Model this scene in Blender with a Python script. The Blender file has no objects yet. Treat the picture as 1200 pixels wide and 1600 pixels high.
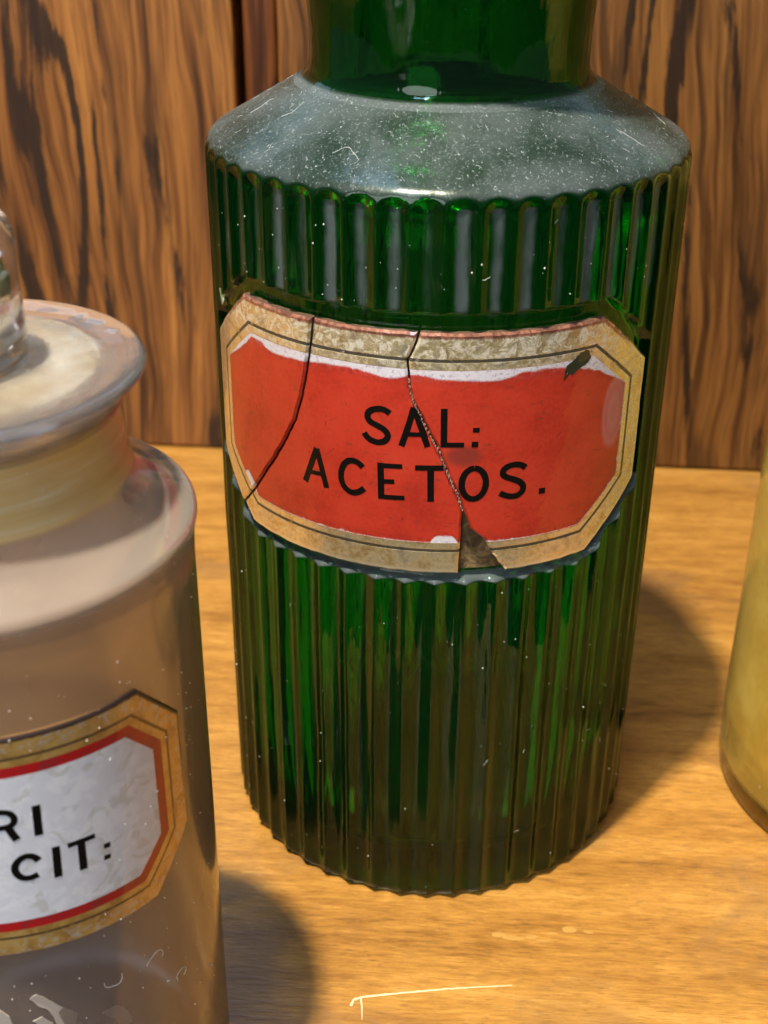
import bpy, bmesh, math, random
from mathutils import Vector, Matrix, noise
random.seed(7)
sc = bpy.context.scene
C = sc.collection
MM = 0.001
# ------------------------------------------------------------------ camera
cam_d = bpy.data.cameras.new('camera'); cam = bpy.data.objects.new('camera', cam_d); C.objects.link(cam)
r_ = Vector((0.998783, 0.048834, 0.006898)); u_ = Vector((-0.029672, 0.483267, 0.874970)); f_ = Vector((-0.039395, 0.874110, -0.484128))
m = Matrix.Identity(4)
for i in range(3):
    m[i][0] = r_[i]; m[i][1] = u_[i]; m[i][2] = -f_[i]
m[0][3], m[1][3], m[2][3] = 0.0, -0.24878, 0.20634
cam.matrix_world = m
cam_d.sensor_fit = 'VERTICAL'; cam_d.sensor_height = 24.0; cam_d.lens = 24.0 * 2053.9 / 1600
cam_d.clip_start = 0.005; cam_d.clip_end = 50
cam_d.dof.use_dof = True; cam_d.dof.focus_distance = 0.2285; cam_d.dof.aperture_fstop = 19.0
sc.camera = cam
# ------------------------------------------------------------------ world, lamps, exposure
w = bpy.data.worlds.new('World'); sc.world = w; w.use_nodes = True
w.node_tree.nodes['Background'].inputs[0].default_value = (0.80, 0.88, 1.0, 1)
w.node_tree.nodes['Background'].inputs[1].default_value = 0.13
def lamp(name, kind, loc, target, energy, color, size=None, size_y=None):
    d = bpy.data.lights.new(name, kind); o = bpy.data.objects.new(name, d); C.objects.link(o)
    o.location = loc; d.energy = energy; d.color = color
    o.rotation_euler = (Vector(target) - Vector(loc)).to_track_quat('-Z', 'Y').to_euler()
    if kind == 'AREA':
        d.shape = 'ELLIPSE' if name == 'room_light' else 'RECTANGLE'; d.size = size; d.size_y = size_y
    elif kind == 'SPOT':
        d.shadow_soft_size = size; d.spot_size = math.radians(70); d.spot_blend = 0.5
    return o
lamp('ceiling_spot_lamp', 'SPOT', (-0.140, -0.225, 0.95), (0, 0, 0.03), 68, (1.0, 0.89, 0.70), 0.021)
lamp('window_light', 'AREA', (-0.25, 0.0, 1.10), (-0.05, 0, 0.1), 6.5, (0.46, 0.68, 1.0), 1.5, 0.10)
lamp('room_light', 'AREA', (-0.55, -1.25, 0.80), (0, 0, 0.1), 12.0, (0.95, 0.97, 1.0), 0.9, 1.1)
lamp('far_window_light', 'AREA', (-0.1, 1.1, 0.95), (0, 0, 0.12), 4.2, (0.55, 0.74, 1.0), 1.9, 0.45)
sc.view_settings.view_transform = 'Standard'; sc.view_settings.look = 'None'
sc.view_settings.exposure = 0.0; sc.view_settings.gamma = 1.0; sc.view_settings.use_curve_mapping = False
cy = sc.cycles
cy.max_bounces = 24; cy.transmission_bounces = 20; cy.glossy_bounces = 8; cy.diffuse_bounces = 4; cy.transparent_max_bounces = 16
cy.caustics_reflective = True; cy.caustics_refractive = True; cy.blur_glossy = 0.3
cy.sample_clamp_indirect = 8.0
cy.use_denoising = True
try: cy.denoiser = 'OPENIMAGEDENOISE'
except Exception: pass

# ------------------------------------------------------------------ helpers
def link(o, parent=None):
    C.objects.link(o)
    if parent is not None: o.parent = parent
    return o
def thing(name, label, cat, loc=(0, 0, 0), rotz=0, group=None):
    o = bpy.data.objects.new(name, None); o.empty_display_size = 0.01
    o.location = loc; o.rotation_euler = (0, 0, rotz); o['label'] = label; o['category'] = cat
    if group: o['group'] = group
    return link(o)
def meshobj(name, verts, faces, mat, parent=None, smooth=True, label=None):
    me = bpy.data.meshes.new(name); me.from_pydata(verts, [], faces); me.update()
    if smooth: me.polygons.foreach_set('use_smooth', [True] * len(me.polygons))
    for mt in (mat if isinstance(mat, (list, tuple)) else [mat]): me.materials.append(mt)
    o = bpy.data.objects.new(name, me)
    if label: o['label'] = label
    return link(o, parent)
def lathe(profile, n=128):
    """profile: list of (r,z); r==0 ends become poles. Returns verts, faces."""
    V, F, rows = [], [], []
    for r, z in profile:
        if r <= 1e-9:
            rows.append([len(V)]); V.append((0, 0, z))
        else:
            rows.append(list(range(len(V), len(V) + n)))
            for k in range(n):
                a = 2 * math.pi * k / n; V.append((r * math.cos(a), r * math.sin(a), z))
    for A, B in zip(rows[:-1], rows[1:]):
        for k in range(n):
            k2 = (k + 1) % n
            a0, a1 = (A[0], A[0]) if len(A) == 1 else (A[k], A[k2])
            b0, b1 = (B[0], B[0]) if len(B) == 1 else (B[k], B[k2])
            f = [a0, a1, b1, b0]
            g = []
            for i in f:
                if i not in g: g.append(i)
            if len(g) > 2: F.append(g)
    return V, F
def arc(cx, cz, r, a0, a1, n):
    return [(cx + r * math.cos(math.radians(a0 + (a1 - a0) * i / n)), cz + r * math.sin(math.radians(a0 + (a1 - a0) * i / n))) for i in range(n + 1)]
def dense(profile, step):
    out = [profile[0]]
    for (r0, z0), (r1, z1) in zip(profile[:-1], profile[1:]):
        k = max(1, int(math.ceil(math.hypot(r1 - r0, z1 - z0) / step)))
        for i in range(1, k + 1): out.append((r0 + (r1 - r0) * i / k, z0 + (z1 - z0) * i / k))
    return out
def smooth(a, b, x):
    t = min(1, max(0, (x - a) / (b - a))); return t * t * (3 - 2 * t)
def cyl(u, z, R):
    """arc length u (m) and height z -> point on a cylinder of radius R facing -y"""
    t = u / 0.0445 if False else u
    return (R * math.sin(t), -R * math.cos(t), z)

# ------------------------------------------------------------------ material kit
class NT:
    def __init__(s, name):
        s.m = bpy.data.materials.new(name); s.m.use_nodes = True; s.t = s.m.node_tree; s.t.nodes.clear()
        s.out = s.t.nodes.new('ShaderNodeOutputMaterial')
    def n(s, typ, **kw):
        o = s.t.nodes.new(typ)
        for k, v in kw.items(): setattr(o, k, v)
        return o
    def l(s, a, b): s.t.links.new(a, b)
    def set(s, inp, v):
        if hasattr(v, 'node'): s.l(v, inp)
        else: inp.default_value = v
    def math(s, op, a, b=0.0, c=0.0, clamp=False):
        o = s.n('ShaderNodeMath', operation=op); o.use_clamp = clamp
        s.set(o.inputs[0], a); s.set(o.inputs[1], b); s.set(o.inputs[2], c); return o.outputs[0]
    def sm(s, a, b, x):
        o = s.n('ShaderNodeMapRange', interpolation_type='SMOOTHSTEP')
        s.set(o.inputs['Value'], x); o.inputs['From Min'].default_value = a; o.inputs['From Max'].default_value = b
        return o.outputs[0]
    def noise(s, vec, scale, detail=3, rough=0.55, dist=0.0):
        o = s.n('ShaderNodeTexNoise'); s.l(vec, o.inputs['Vector']); o.inputs['Scale'].default_value = scale
        o.inputs['Detail'].default_value = detail; o.inputs['Roughness'].default_value = rough; o.inputs['Distortion'].default_value = dist
        return o.outputs['Fac']
    def mapping(s, vec, scale=(1, 1, 1), loc=(0, 0, 0), rot=(0, 0, 0)):
        o = s.n('ShaderNodeMapping'); s.l(vec, o.inputs['Vector']); o.inputs['Scale'].default_value = scale
        o.inputs['Location'].default_value = loc; o.inputs['Rotation'].default_value = rot; return o.outputs[0]
    def mix(s, f, a, b, blend='MIX'):
        o = s.n('ShaderNodeMix', data_type='RGBA', blend_type=blend)
        s.set(o.inputs[0], f); s.set(o.inputs[6], a); s.set(o.inputs[7], b); return o.outputs[2]
    def ramp(s, f, stops):
        o = s.n('ShaderNodeValToRGB'); s.l(f, o.inputs[0]); cr = o.color_ramp
        while len(cr.elements) > 1: cr.elements.remove(cr.elements[-1])
        cr.elements[0].position = stops[0][0]; cr.elements[0].color = (*stops[0][1], 1)
        for p, c in stops[1:]:
            e = cr.elements.new(p); e.color = (*c, 1)
        return o.outputs[0]
    def obj(s): return s.n('ShaderNodeTexCoord').outputs['Object']
    def princ(s, **kw):
        p = s.n('ShaderNodeBsdfPrincipled')
        for k, v in kw.items(): s.set(p.inputs[k.replace('_', ' ')], v)
        return p
    def bump(s, h, strength, dist):
        b = s.n('ShaderNodeBump'); s.l(h, b.inputs['Height']); b.inputs['Strength'].default_value = strength; b.inputs['Distance'].default_value = dist
        return b.outputs[0]
    def surf(s, sh): s.l(sh.outputs[0] if not hasattr(sh, 'node') else sh, s.out.inputs['Surface']); return s.m
def rgba(r, g, b): return (r, g, b, 1)
def simple(name, col, rough=0.5, **kw):
    t = NT(name); return t.surf(t.princ(Base_Color=rgba(*col), Roughness=rough, **kw))

def wall_wood(name, seed, tint, tilt=0.0):
    t = NT(name); o = t.obj()
    v = t.mapping(o, (1, 1, 1), (seed * 0.37, 0, seed * 0.11), (0, tilt, 0))
    warp = t.noise(t.mapping(v, (14, 3, 6)), 1.0, 3, 0.5)
    wv = t.n('ShaderNodeVectorMath', operation='MULTIPLY_ADD')
    comb = t.n('ShaderNodeCombineXYZ'); t.l(t.math('SUBTRACT', warp, 0.5), comb.inputs[0])
    t.l(comb.outputs[0], wv.inputs[0]); wv.inputs[1].default_value = (0.034, 0, 0); t.l(v, wv.inputs[2])
    vv = wv.outputs[0]
    broad = t.noise(t.mapping(vv, (62, 5, 4.5)), 1.0, 3, 0.55, 0.5)
    fine = t.noise(t.mapping(vv, (380, 16, 11)), 1.0, 4, 0.6, 0.3)
    pore = t.noise(t.mapping(vv, (1300, 60, 45)), 1.0, 2, 0.6)
    base = t.ramp(t.math('MULTIPLY_ADD', fine, 0.62, t.math('MULTIPLY', broad, 0.38)),
                  [(0.36, (0.035, 0.015, 0.006)), (0.44, (0.115, 0.047, 0.013)), (0.53, (0.225, 0.098, 0.025)), (0.66, (0.325, 0.152, 0.038))])
    rag = t.noise(t.mapping(vv, (700, 20, 70)), 1.0, 4, 0.7, 0.5)
    fld = t.noise(t.mapping(v, (17, 3, 2.3), (2.7, 0, 1.3)), 1.0, 2, 0.45, 0.3)
    ring = t.math('SINE', t.math('MULTIPLY', t.math('MULTIPLY_ADD', t.math('SUBTRACT', rag, 0.5), 0.035, fld), 95.0))
    late = t.math('MULTIPLY', t.sm(0.15, 1.0, ring), t.sm(0.40, 0.66, t.noise(t.mapping(v, (30, 4, 5), (9, 0, 4)), 1.0, 3, 0.6)))
    blackm = t.math('MULTIPLY', t.sm(0.25, 0.75, ring), t.sm(0.505, 0.56, t.math('MULTIPLY_ADD', t.math('SUBTRACT', rag, 0.5), 0.20, t.noise(t.mapping(v, (40, 4, 4.2), (7.7, 0, 3.3)), 1.0, 3, 0.6, 0.8))))
    thin = t.math('MULTIPLY', t.sm(0.575, 0.63, t.math('MULTIPLY_ADD', t.math('SUBTRACT', rag, 0.5), 0.25, t.noise(t.mapping(vv, (230, 8, 6), (1.7, 0, 8.3)), 1.0, 3, 0.6, 0.4))), 0.5)
    col = t.mix(t.math('MULTIPLY', late, 0.85), base, rgba(0.070, 0.034, 0.013))
    col = t.mix(t.math('MULTIPLY', t.math('MAXIMUM', blackm, thin), 0.94), col, rgba(0.017, 0.010, 0.007))
    col = t.mix(t.math('MULTIPLY', t.sm(0.52, 0.68, pore), 0.5), col, rgba(0.05, 0.024, 0.010))
    col = t.mix(1.0, col, rgba(*tint), 'MULTIPLY')
    p = t.princ(Base_Color=col, Roughness=t.math('MULTIPLY_ADD', fine, 0.2, 0.38), Normal=t.bump(fine, 0.25, 0.0006))
    p.inputs['Specular IOR Level'].default_value = 0.3
    return t.surf(p)

def table_wood():
    t = NT('table_wood'); o = t.obj()
    v = t.mapping(o, (1, 1, 1), (0.3, 0.1, 0), (0, 0, 0.02))
    a = t.noise(t.mapping(v, (9, 80, 10)), 1.0, 4, 0.55, 0.6)
    b = t.noise(t.mapping(v, (75, 400, 40)), 1.0, 4, 0.62, 0.4)
    c = t.noise(t.mapping(v, (190, 1500, 100)), 1.0, 3, 0.6)
    blot = t.noise(t.mapping(v, (22, 30, 20)), 1.0, 4, 0.6, 0.8)
    g = t.math('ADD', t.math('MULTIPLY', a, 0.40), t.math('MULTIPLY_ADD', b, 0.32, t.math('MULTIPLY', c, 0.28)))
    col = t.ramp(g, [(0.34, (0.17, 0.072, 0.015)), (0.43, (0.31, 0.138, 0.026)), (0.53, (0.435, 0.208, 0.040)), (0.63, (0.55, 0.285, 0.066))])
    col = t.mix(t.math('MULTIPLY', t.sm(0.52, 0.68, blot), 0.55), col, rgba(0.22, 0.115, 0.045))
    col = t.mix(t.math('MULTIPLY', t.sm(0.60, 0.72, t.noise(t.mapping(v, (160, 420, 100)), 1.0, 3, 0.7)), 0.35), col, rgba(0.16, 0.085, 0.035))
    fib = t.noise(t.mapping(v, (260, 3600, 200)), 1.0, 3, 0.7, 0.3)
    col = t.mix(t.math('MULTIPLY', t.sm(0.54, 0.64, fib), 0.55), col, rgba(0.15, 0.065, 0.014))
    col = t.mix(t.math('MULTIPLY', t.sm(0.60, 0.72, t.noise(t.mapping(v, (330, 2600, 200), (5, 2, 0)), 1.0, 3, 0.7, 0.3)), 0.35), col, rgba(0.66, 0.42, 0.13))
    p = t.princ(Base_Color=col, Roughness=t.math('MULTIPLY_ADD', blot, 0.22, 0.24), Normal=t.bump(t.math('ADD', b, c), 0.25, 0.0003))
    p.inputs['Specular IOR Level'].default_value = 0.5
    return t.surf(p)

def green_glass():
    t = NT('green_bottle_glass'); o = t.obj()
    wob = t.noise(t.mapping(o, (90, 90, 35)), 1.0, 3, 0.5)
    wob2 = t.noise(t.mapping(o, (420, 420, 60)), 1.0, 3, 0.5)
    nrm = t.bump(t.math('MULTIPLY_ADD', wob2, 0.25, wob), 0.35, 0.0010)
    g = t.n('ShaderNodeBsdfGlass'); g.inputs['Color'].default_value = (0.90, 0.98, 0.90, 1); g.inputs['Roughness'].default_value = 0.015
    g.inputs['IOR'].default_value = 1.45; t.l(nrm, g.inputs['Normal'])
    cd = t.n('ShaderNodeBsdfDiffuse'); ct = t.n('ShaderNodeBsdfTranslucent')
    for q in (cd, ct): q.inputs[0].default_value = (0.002, 0.135, 0.026, 1)
    cm = t.n('ShaderNodeMixShader'); cm.inputs[0].default_value = 0.4; t.l(cd.outputs[0], cm.inputs[1]); t.l(ct.outputs[0], cm.inputs[2])
    gc = t.n('ShaderNodeMixShader'); gc.inputs[0].default_value = 0.085; t.l(g.outputs[0], gc.inputs[1]); t.l(cm.outputs[0], gc.inputs[2])
    at = t.n('ShaderNodeAttribute', attribute_name='grime_ledge_light').outputs['Fac']  # rib grime, plus the painted light on the lower panel ledge
    sh = t.n('ShaderNodeAttribute', attribute_name='dust').outputs['Fac']
    t.set(g.inputs['Roughness'], t.math('MULTIPLY_ADD', sh, 0.22, 0.015))
    # film of dust with specks and short fibres
    big = t.noise(t.mapping(o, (60, 60, 60)), 1.0, 4, 0.6)
    sp = t.noise(t.mapping(o, (2300, 1500, 2300), rot=(0, 0, 0.6)), 1.0, 2, 0.6, 1.2)
    sp2 = t.noise(t.mapping(o, (1400, 2500, 2000), rot=(0, 0, -0.7)), 1.0, 2, 0.6, 1.5)
    speck = t.math('MAXIMUM', t.sm(0.57, 0.74, sp), t.sm(0.58, 0.76, sp2))
    film = t.math('MULTIPLY', sh, t.math('MULTIPLY_ADD', t.sm(0.36, 0.66, big), 0.30, 0.075))
    gri_ledge = t.math('MULTIPLY', t.sm(0.15, 0.75, t.math('MULTIPLY', at, t.math('MULTIPLY_ADD', t.noise(t.mapping(o, (420, 420, 170)), 1.0, 5, 0.7), 1.5, 0.18))), 0.50)
    few = t.math('MULTIPLY', t.sm(0.755, 0.80, t.noise(t.mapping(o, (900, 900, 700)), 1.0, 2, 0.6)), 0.7)
    fac = t.math('MAXIMUM', t.math('MAXIMUM', film, gri_ledge), t.math('MAXIMUM', few, t.math('MULTIPLY', t.math('MULTIPLY', speck, sh), 0.75)), clamp=True)
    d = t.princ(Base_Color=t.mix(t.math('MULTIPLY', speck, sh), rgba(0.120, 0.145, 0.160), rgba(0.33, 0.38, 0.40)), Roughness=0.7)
    mx = t.n('ShaderNodeMixShader'); t.l(fac, mx.inputs[0]); t.l(gc.outputs[0], mx.inputs[1]); t.l(d.outputs[0], mx.inputs[2])
    t.surf(mx)
    va = t.n('ShaderNodeVolumeAbsorption'); va.inputs['Color'].default_value = (0.01, 0.73, 0.13, 1); va.inputs['Density'].default_value = 430
    t.l(va.outputs[0], t.out.inputs['Volume'])
    return t.m

def clear_glass(name, rough, film_cols, film_amt, frost_z=None, up=0.05, centre=None, ior=1.48, base_clear=None):
    """old clear glass: glass mixed with a thin film of dust and residue"""
    t = NT(name); o = t.obj()
    z = t.n('ShaderNodeSeparateXYZ'); t.l(o, z.inputs[0])
    g = t.n('ShaderNodeBsdfGlass'); g.inputs['Color'].default_value = (0.99, 0.975, 0.96, 1); g.inputs['IOR'].default_value = ior
    g.inputs['Roughness'].default_value = rough
    wob = t.noise(t.mapping(o, (60, 60, 25)), 1.0, 3, 0.5)
    t.l(t.bump(wob, 0.3, 0.0015), g.inputs['Normal'])
    sp = t.sm(0.74, 0.79, t.noise(t.mapping(o, (800, 800, 800)), 1.0, 2, 0.6, 0.6))
    big = t.noise(t.mapping(o, (38, 38, 30)), 1.0, 4, 0.6, 0.5)
    film = t.math('MULTIPLY', t.math('MULTIPLY_ADD', t.sm(0.3, 0.7, big), 0.5, 0.75), film_amt)
    nz = t.n('ShaderNodeNewGeometry'); sn = t.n('ShaderNodeSeparateXYZ'); t.l(nz.outputs['Normal'], sn.inputs[0])
    film = t.math('MULTIPLY_ADD', t.sm(0.35, 0.85, sn.outputs[2]), up, film)
    fcol = t.mix(t.sm(0.35, 0.65, big), rgba(*film_cols[0]), rgba(*film_cols[1]))
    if frost_z:
        low = t.math('SUBTRACT', 1.0, t.sm(0.050, 0.090, t.math('MULTIPLY_ADD', big, 0.02, z.outputs[2])))
        fcol = t.mix(low, fcol, rgba(0.43, 0.35, 0.31)); film = t.math('MULTIPLY_ADD', low, 0.10, film)
        shl = t.math('MULTIPLY', t.sm(0.1135, 0.1155, z.outputs[2]), t.math('SUBTRACT', 1.0, t.sm(0.1235, 0.1245, z.outputs[2])))
        film = t.math('MAXIMUM', film, t.math('MULTIPLY', shl, t.math('MULTIPLY_ADD', big, 0.7, 0.06)))
        fcol = t.mix(t.math('MULTIPLY', shl, 0.8), fcol, rgba(0.56, 0.49, 0.44))
        band = t.math('MULTIPLY', t.sm(frost_z[0], frost_z[0] + 0.001, z.outputs[2]), t.math('SUBTRACT', 1.0, t.sm(frost_z[1] - 0.001, frost_z[1], z.outputs[2])))
        lay = t.noise(t.mapping(o, (40, 40, 420)), 1.0, 3, 0.6, 0.6)
        film = t.math('MAXIMUM', film, t.math('MULTIPLY', band, 0.85))
        fcol = t.mix(band, fcol, t.ramp(lay, [(0.35, (0.78, 0.54, 0.22)), (0.6, (0.86, 0.65, 0.32)), (0.72, (0.92, 0.80, 0.54))]))
    if base_clear: film = t.math('MULTIPLY', film, t.sm(base_clear - 0.0015, base_clear + 0.001, z.outputs[2]))
    if centre:
        rad = t.math('SQRT', t.math('ADD', t.math('POWER', z.outputs[0], 2.0), t.math('POWER', z.outputs[1], 2.0)))
        c = t.math('SUBTRACT', 1.0, t.sm(centre - 0.0006, centre, t.math('MULTIPLY_ADD', big, 0.0012, rad)))
        film = t.math('MAXIMUM', film, t.math('MULTIPLY', c, t.math('MULTIPLY_ADD', t.noise(t.mapping(o, (110, 110, 110)), 1.0, 4, 0.6, 1.0), 0.55, 0.06)))
        fcol = t.mix(c, fcol, t.ramp(t.noise(t.mapping(o, (75, 75, 75)), 1.0, 4, 0.6, 0.8), [(0.35, (0.60, 0.50, 0.36)), (0.6, (0.80, 0.78, 0.70))]))
    df = t.n('ShaderNodeBsdfDiffuse'); t.l(fcol, df.inputs[0]); tr = t.n('ShaderNodeBsdfTranslucent'); t.l(fcol, tr.inputs[0])
    fm = t.n('ShaderNodeMixShader'); fm.inputs[0].default_value = 0.35; t.l(df.outputs[0], fm.inputs[1]); t.l(tr.outputs[0], fm.inputs[2])
    gl = t.n('ShaderNodeBsdfGlossy'); gl.inputs['Roughness'].default_value = 0.06
    fr = t.n('ShaderNodeFresnel'); fr.inputs['IOR'].default_value = 1.4
    fc = t.n('ShaderNodeMixShader'); t.l(fr.outputs[0], fc.inputs[0]); t.l(fm.outputs[0], fc.inputs[1]); t.l(gl.outputs[0], fc.inputs[2])
    mx = t.n('ShaderNodeMixShader'); t.l(film if hasattr(film, 'node') else film, mx.inputs[0]); t.l(g.outputs[0], mx.inputs[1]); t.l(fc.outputs[0], mx.inputs[2])
    d = t.n('ShaderNodeBsdfDiffuse'); d.inputs[0].default_value = (0.8, 0.8, 0.8, 1)
    m2 = t.n('ShaderNodeMixShader'); t.l(t.math('MULTIPLY', sp, 0.7), m2.inputs[0]); t.l(mx.outputs[0], m2.inputs[1]); t.l(d.outputs[0], m2.inputs[2])
    return t.surf(m2)

def octagon_sdf(t, u, z, uc, zc, hw, hh, cu, cz):
    au = t.math('ABSOLUTE', t.math('SUBTRACT', u, uc)); az = t.math('ABSOLUTE', t.math('SUBTRACT', z, zc))
    nn = math.hypot(cu, cz); k = (hw * cz + (hh - cz) * cu) / nn
    d3 = t.math('SUBTRACT', t.math('MULTIPLY_ADD', au, cz / nn, t.math('MULTIPLY', az, cu / nn)), k)
    return t.math('MAXIMUM', t.math('MAXIMUM', t.math('SUBTRACT', au, hw), t.math('SUBTRACT', az, hh)), d3)

def uvmm(t):
    uv = t.n('ShaderNodeUVMap', uv_map='UVMap'); s = t.n('ShaderNodeSeparateXYZ'); t.l(uv.outputs[0], s.inputs[0])
    u = t.math('MULTIPLY', s.outputs[0], 100.0); z = t.math('MULTIPLY', s.outputs[1], 100.0)
    v = t.n('ShaderNodeCombineXYZ'); t.l(u, v.inputs[0]); t.l(z, v.inputs[1])
    return u, z, v.outputs[0]

OCT = dict(uc=-5.2, zc=103.9, hw=49.0, hh=23.2, cu=13.5, cz=11.0)      # millimetres along the label
def red_label_paint():
    t = NT('painted_red_label'); u, z, v = uvmm(t)
    d = octagon_sdf(t, u, z, **OCT)
    n1 = t.noise(v, 0.22, 4, 0.65); n2 = t.noise(v, 1.3, 4, 0.6); n3 = t.noise(v, 5.0, 3, 0.6); nb = t.noise(v, 0.09, 3, 0.6)
    # gilding
    gold = t.ramp(t.math('MULTIPLY_ADD', n1, 0.65, t.math('MULTIPLY', n2, 0.35)), [(0.30, (0.34, 0.23, 0.10)), (0.42, (0.66, 0.51, 0.24)), (0.52, (0.86, 0.73, 0.42)), (0.66, (0.95, 0.88, 0.66))])
    gold = t.mix(t.math('MULTIPLY', t.sm(0.50, 0.72, n1), 0.6), gold, rgba(0.20, 0.14, 0.07))
    topm = t.sm(117, 124, z)
    flake = t.math('MULTIPLY', t.math('MULTIPLY_ADD', topm, 0.8, t.math('MULTIPLY', t.sm(28, 40, u), 0.55)), t.sm(0.44, 0.60, t.noise(v, 0.5, 5, 0.72, 1.2)), clamp=True)
    gold = t.mix(flake, gold, t.ramp(n3, [(0.35, (0.55, 0.50, 0.40)), (0.65, (0.86, 0.83, 0.74))]))
    gold = t.mix(t.math('MULTIPLY', topm, t.sm(-1.15, -0.75, t.math('MULTIPLY_ADD', n2, 0.9, t.math('SUBTRACT', d, 0.45)))), gold, rgba(0.34, 0.15, 0.10))
    gold = t.mix(t.sm(0.66, 0.74, n3), gold, rgba(0.07, 0.045, 0.02))
    gold = t.mix(t.math('MULTIPLY', t.sm(-1.3, -0.5, d), t.math('SUBTRACT', 0.9, topm)), gold, rgba(0.95, 0.86, 0.58))  # bevel highlight painted into the gilt edge
    # fine dark rule
    dl = t.math('ADD', d, t.math('MULTIPLY', t.math('SUBTRACT', n2, 0.5), 0.22))
    rule = t.math('MULTIPLY', t.sm(-5.2, -5.08, dl), t.math('SUBTRACT', 1.0, t.sm(-4.58, -4.46, dl)))
    rule = t.math('MULTIPLY', rule, t.sm(0.26, 0.40, n1))
    col = t.mix(t.math('MULTIPLY', rule, 0.92), gold, rgba(0.010, 0.009, 0.009))
    # white margin showing where the red paint stops short
    dw = t.math('ADD', d, t.math('MULTIPLY', t.math('SUBTRACT', n3, 0.5), 0.14))
    inner = t.math('SUBTRACT', 1.0, t.sm(-6.55, -6.45, dw))
    white = t.mix(t.sm(0.52, 0.66, n2), rgba(0.74, 0.72, 0.78), rgba(0.50, 0.44, 0.52))
    col = t.mix(inner, col, white)
    top2 = t.sm(113, 118.5, z)
    wid = t.math('MULTIPLY_ADD', t.math('MULTIPLY', top2, t.sm(0.25, 0.60, t.noise(t.mapping(v, (1, 0.15, 1)), 0.065, 2, 0.5))), 2.0, -0.1)
    wid = t.math('ADD', wid, t.math('MULTIPLY', t.math('MULTIPLY', t.sm(0.55, 0.68, n1), t.math('SUBTRACT', 1.0, topm)), 0.35))
    for (pu, pz, pr, pa) in ((1.6, 87.6, 2.6, 1.4), (-40.5, 90.5, 2.4, 1.5), (-38.5, 119.5, 3.5, 0.4), (28.0, 120.0, 3.5, 0.6)):
        du = t.math('SUBTRACT', u, pu); dz = t.math('SUBTRACT', z, pz)
        wid = t.math('ADD', wid, t.math('MULTIPLY', t.math('SUBTRACT', 1.0, t.sm(0.3 * pr * pr, pr * pr, t.math('ADD', t.math('MULTIPLY', du, du), t.math('MULTIPLY', dz, dz)))), pa))
    edge = t.math('ADD', t.math('ADD', d, wid), t.math('MULTIPLY_ADD', n2, 0.4, -0.2))
    redm = t.math('SUBTRACT', 1.0, t.sm(-6.85, -6.35, t.math('ADD', edge, t.math('MULTIPLY_ADD', n3, 0.7, -0.35))))
    red = t.ramp(t.math('MULTIPLY_ADD', n2, 0.35, t.math('MULTIPLY', nb, 0.65)), [(0.34, (0.42, 0.028, 0.014)), (0.5, (0.55, 0.042, 0.020)), (0.66, (0.60, 0.054, 0.026))])
    rim = t.math('MULTIPLY', t.sm(-8.6, -6.7, edge), t.sm(0.42, 0.62, n2))
    red = t.mix(t.math('MULTIPLY', rim, 0.75), red, rgba(0.30, 0.022, 0.018))
    red = t.mix(t.math('MULTIPLY', t.math('MULTIPLY', topm, t.sm(-10.5, -7.0, d)), t.math('MULTIPLY', t.sm(0.45, 0.62, t.noise(v, 0.8, 4, 0.7, 1.4)), 0.65)), red, rgba(0.55, 0.24, 0.24))
    # smudges and hairline crazing
    red = t.mix(t.math('MULTIPLY', t.sm(0.60, 0.68, t.noise(t.mapping(v, (0.35, 0.55, 1), (4, 9, 0), (0, 0, 0.5)), 1.0, 4, 0.75, 0.5)), 0.6), red, rgba(0.20, 0.045, 0.022))
    vor = t.n('ShaderNodeTexVoronoi', feature='DISTANCE_TO_EDGE'); t.l(t.mapping(v, (0.16, 0.22, 1)), vor.inputs['Vector']); vor.inputs['Scale'].default_value = 1.0
    hair = t.math('MULTIPLY', t.math('SUBTRACT', 1.0, t.sm(0.004, 0.012, vor.outputs['Distance'])), t.sm(0.58, 0.66, n1))
    red = t.mix(t.math('MULTIPLY', hair, 0.7), red, rgba(0.12, 0.02, 0.012))
    # soft brown patch by the long crack
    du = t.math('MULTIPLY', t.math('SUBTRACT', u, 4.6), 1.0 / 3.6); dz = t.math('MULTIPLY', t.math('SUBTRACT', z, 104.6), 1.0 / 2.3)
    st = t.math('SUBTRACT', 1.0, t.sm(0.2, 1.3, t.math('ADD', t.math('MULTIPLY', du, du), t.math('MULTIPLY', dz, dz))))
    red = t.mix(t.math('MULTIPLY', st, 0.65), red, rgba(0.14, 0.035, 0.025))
    # paint lifting off the glass near the right end
    du = t.math('MULTIPLY', t.math('SUBTRACT', u, 34.6), 1.0 / 3.6); dz = t.math('MULTIPLY', t.math('SUBTRACT', z, 108.2), 1.0 / 8.5)
    q = t.math('ADD', t.math('MULTIPLY', du, du), t.math('MULTIPLY', dz, dz))
    rings = t.math('MULTIPLY_ADD', t.math('SINE', t.math('MULTIPLY', q, 14.0)), 0.12, 0.55)
    red = t.mix(t.math('MULTIPLY', t.math('SUBTRACT', 1.0, t.sm(0.55, 1.05, t.math('MULTIPLY_ADD', n2, 0.3, q))), rings), red, rgba(0.58, 0.23, 0.25))
    col = t.mix(redm, col, red)
    scr = t.math('MULTIPLY', t.math('MULTIPLY', inner, t.sm(-10.0, -7.6, d)), t.math('MULTIPLY', topm, t.sm(0.50, 0.60, t.noise(t.mapping(v, (0.55, 1.3, 1), (3, 1, 0), (0, 0, 0.25)), 1.0, 5, 0.75, 0.8))))
    col = t.mix(t.math('MULTIPLY', scr, 0.55), col, rgba(0.60, 0.34, 0.34))
    isgold = t.math('MULTIPLY', t.math('SUBTRACT', 1.0, inner), t.math('SUBTRACT', 1.0, rule))
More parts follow.
